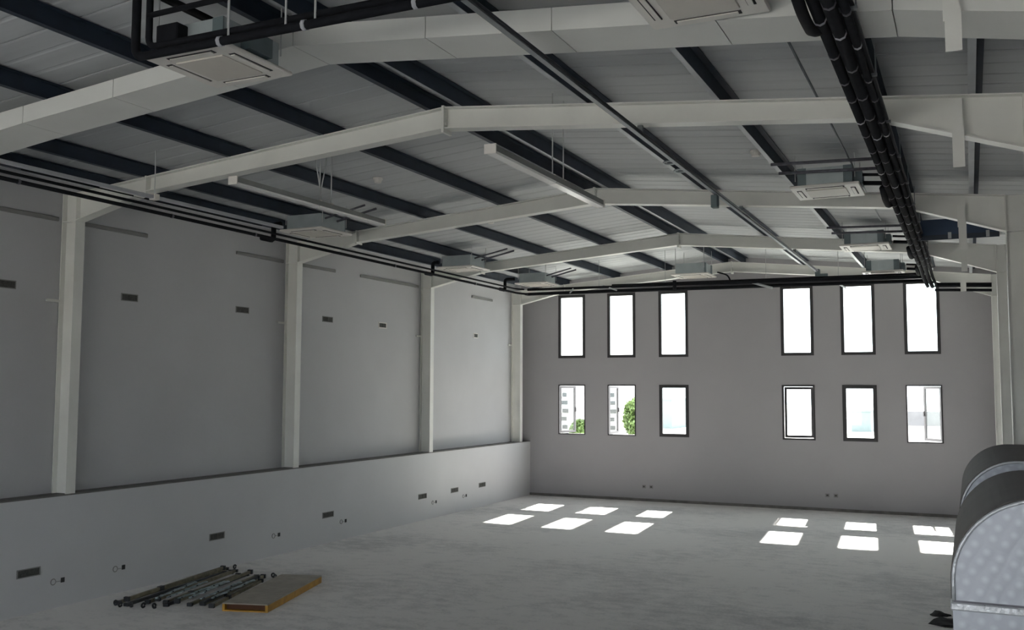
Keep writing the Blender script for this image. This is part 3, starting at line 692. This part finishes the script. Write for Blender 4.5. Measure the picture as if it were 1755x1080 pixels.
# bars
ords = ['outermost by the wall', 'second from the wall', 'third from the wall', 'fourth from the wall', 'fifth from the wall', 'sixth from the wall',
        'seventh from the wall', 'eighth from the wall', 'ninth from the wall', 'tenth from the wall', 'eleventh from the wall', 'next to the yellow-edged board']
for k in range(12):
    t_ = k/11
    p = Vector((-10.80+1.36*t_+random.uniform(-0.03, 0.03), 10.02+0.50*t_+random.uniform(-0.12, 0.12), 0)); q = Vector((-11.20+1.20*t_+random.uniform(-0.03, 0.03), 12.55-0.30*t_+random.uniform(-0.15, 0.15), 0))
    z = 0.022+(0.045 if k % 3 == 1 else 0.0)
    p.z = z; q.z = z+0.015*random.random()
    br = thing('steel_bar', ((p.x+q.x)/2, (p.y+q.y)/2, 0), 'weathered steel bar in the floor pile, '+ords[k], 'bar', 'steel bars in the floor pile')
    mm = ('bar_green', 'bar_green', 'bar_dark', 'bar_green')[k % 4]
    MB().bar(p, q, 0.042, 0.04).build('bar', mm, br)
    d = (q-p).normalized()
    for e_ in (p, q): MB().bar(e_-d*0.015, e_+d*0.03, 0.075, 0.044+0.02*(k % 2)).build('end_plate', 'bar_dark', br)
    if k % 2: MB().bar(p+(q-p)*0.3, p+(q-p)*0.34, 0.06, 0.058).build('collar', 'bar_dark', br)
names2 = ['leftmost', 'second', 'third', 'fourth', 'fifth', 'rightmost']
for k in range(6):
    p = Vector((-10.25+k*0.145, 10.22+0.06*k, 0.10+0.012*(k % 2))); q = p+Vector((-0.22+0.05*random.uniform(-1, 1), 1.0+0.2*random.random(), 0.02))
    cb = thing('lattice_strip', ((p.x+q.x)/2, (p.y+q.y)/2, 0.08), 'pale zinc lattice strip on top of the bar pile, %s' % names2[k], 'metal strip', 'zinc strips on the bar pile')
    MB().bar(p, q, 0.03, 0.018).build('strip', 'bar_zinc', cb)
    d = q-p
    for j in range(6):
        m_ = p+d*(0.06+0.17*j); r_ = Vector((0.055, -0.045*(-1)**j, 0.012))
        MB().bar(m_-r_, m_+r_, 0.02, 0.014).build('rung', 'bar_zinc' if j % 2 else 'bar_dark', cb)
spots = [(-10.74, 9.97, 0), (-10.60, 9.92, 0), (-10.46, 9.98, 0), (-10.28, 10.02, 0), (-10.12, 10.06, 0),
         (-9.98, 12.42, 1), (-10.08, 12.50, 1), (-11.12, 12.80, 2)]
for k, (x, y, e_) in enumerate(spots):
    o = MB().tube(arc((x, y, 0.040), 0.028, 0, 2*math.pi*0.93, 10, 'YZ' if k % 2 else 'XZ'), 0.014, 6).build('ring_coupler', 'bar_dark', None, smooth=True)
    tag(o, 'dark ring coupler at the %s of the bar pile' % ('leftmost tip', 'near left end, second from the tip', 'near left end, third from the tip', 'near end, fourth from the tip',
        'near end, fifth from the tip', 'right end nearest the board', 'right end away from the board', 'back end by the wall')[k], 'coupler', 'ring couplers around the bar pile')
# two low dark lumps on the floor beside the ducts
for k, (x, y, r) in enumerate(((-0.33, 13.85, 0.17), (-0.46, 14.35, 0.10))):
    bm = bmesh.new(); bmesh.ops.create_icosphere(bm, subdivisions=2, radius=r)
    for v in bm.verts:
        v.co.x *= 1.3*(1+0.3*random.uniform(-1, 1)); v.co.y *= 1+0.3*random.uniform(-1, 1); v.co.z = max(0.0, v.co.z)*0.45*(1+0.5*random.uniform(-1, 1))
    me = bpy.data.meshes.new('dark_lump'); bm.to_mesh(me); bm.free(); me.materials.append(M['lump_dark'])
    o = bpy.data.objects.new('dark_lump', me); C.objects.link(o); o.location = (x, y, 0)
    tag(o, ('larger' if k == 0 else 'smaller')+' dark lump on the floor left of the nearest duct', 'scrap', 'dark lumps by the ducts')

# ------------------------------------------------------------------ outside: yard, apartment block, trees, shed
yg = MB().box((-160, D+TH+0.3, -1.2), (120, 260, -1.0)); yg.box((-160, -160, -1.2), (120, YB-0.6, -1.0))
struct(yg.build('yard_ground', 'yard'))
ap = thing('apartment_block', (-27.5, 74, -1), 'pale apartment block seen through the two leftmost low windows', 'building')
MB().box((-31.5, 70, -1), (-24.1, 80, 16)).build('wall', 'facade', ap)
for k in range(6):
    z = -0.7+k*0.62
    for x in (-28.6, -24.7):
        wv = MB().box((x-0.15+0.06*(k % 2), 69.93, z), (x+0.40-0.08*(k % 3), 70.0, z+0.3)).build('window_opening', 'pane_dark', ap)
        if k % 2: MB().box((x-0.2, 69.7, z-0.1), (x+0.4, 69.99, z-0.03)).build('balcony', 'balcony', ap)
def tree(x, y, zb, h, rx, label, seed):
    rnd = random.Random(seed)
    t = thing('tree', (x, y, zb), label, 'tree')
    MB().tube([(x, y, zb), (x+0.05, y, zb+h*0.35), (x-0.05, y+0.1, zb+h*0.75)], 0.07*h/3, 8).build('trunk', 'bark', t, smooth=True)
    mb = MB()
    for i in range(2600):
        a = rnd.uniform(0, 2*math.pi); u = rnd.uniform(-1, 1); rad = rnd.random()**0.4
        s = math.sqrt(1-u*u); q = Vector((x+rx*rad*s*math.cos(a), y+rx*rad*s*math.sin(a), zb+h*0.62+h*0.40*rad*u))
        d1 = Vector((rnd.uniform(-1, 1), rnd.uniform(-1, 1), rnd.uniform(-1, 1))).normalized()*0.13; d2 = Vector((rnd.uniform(-1, 1), rnd.uniform(-1, 1), rnd.uniform(-1, 1))).normalized()*0.09
        mb.add([q-d1, q+d2, q+d1, q-d2], [(0, 1, 2, 3)])
    o = mb.build('foliage', 'leaf', t); o['kind'] = 'stuff'
tree(-20.0, 61.5, -1.0, 3.4, 0.85, 'green tree seen through the second low window from the left', 3)
tree(-23.95, 61.5, -1.0, 1.9, 0.7, 'low green bush seen through the leftmost low window', 5)
sh = thing('shed', (-2.8, 72, -1), 'low shed with a grey roof band seen through the rightmost low window', 'building')
MB().box((-5.2, 70, -1), (1.5, 76, 0.62)).build('wall', 'facade', sh)
MB().box((-5.4, 69.8, 0.62), (1.7, 76.2, 1.58)).build('fascia', 'shed_roof', sh)
hz = thing('far_building', (-20.2, 96, -1), 'hazy grey building seen through the third low window', 'building')
MB().box((-28.9, 96, -1), (-27.4, 104, 1.9)).build('wall', 'haze_wall', hz)
MB().box((-28.95, 95.9, 1.9), (-27.35, 104.1, 2.05)).build('roof', 'haze_wall', hz)
h2 = thing('far_building', (-9.6, 98, -1), 'hazy low building seen through the second low window from the right', 'building')
MB().box((-10.4, 98, -1), (-8.6, 104, 0.9)).build('wall', 'haze_wall', h2)
MB().box((-10.5, 97.9, 0.9), (-8.5, 104.1, 1.05)).build('roof', 'haze_wall', h2)
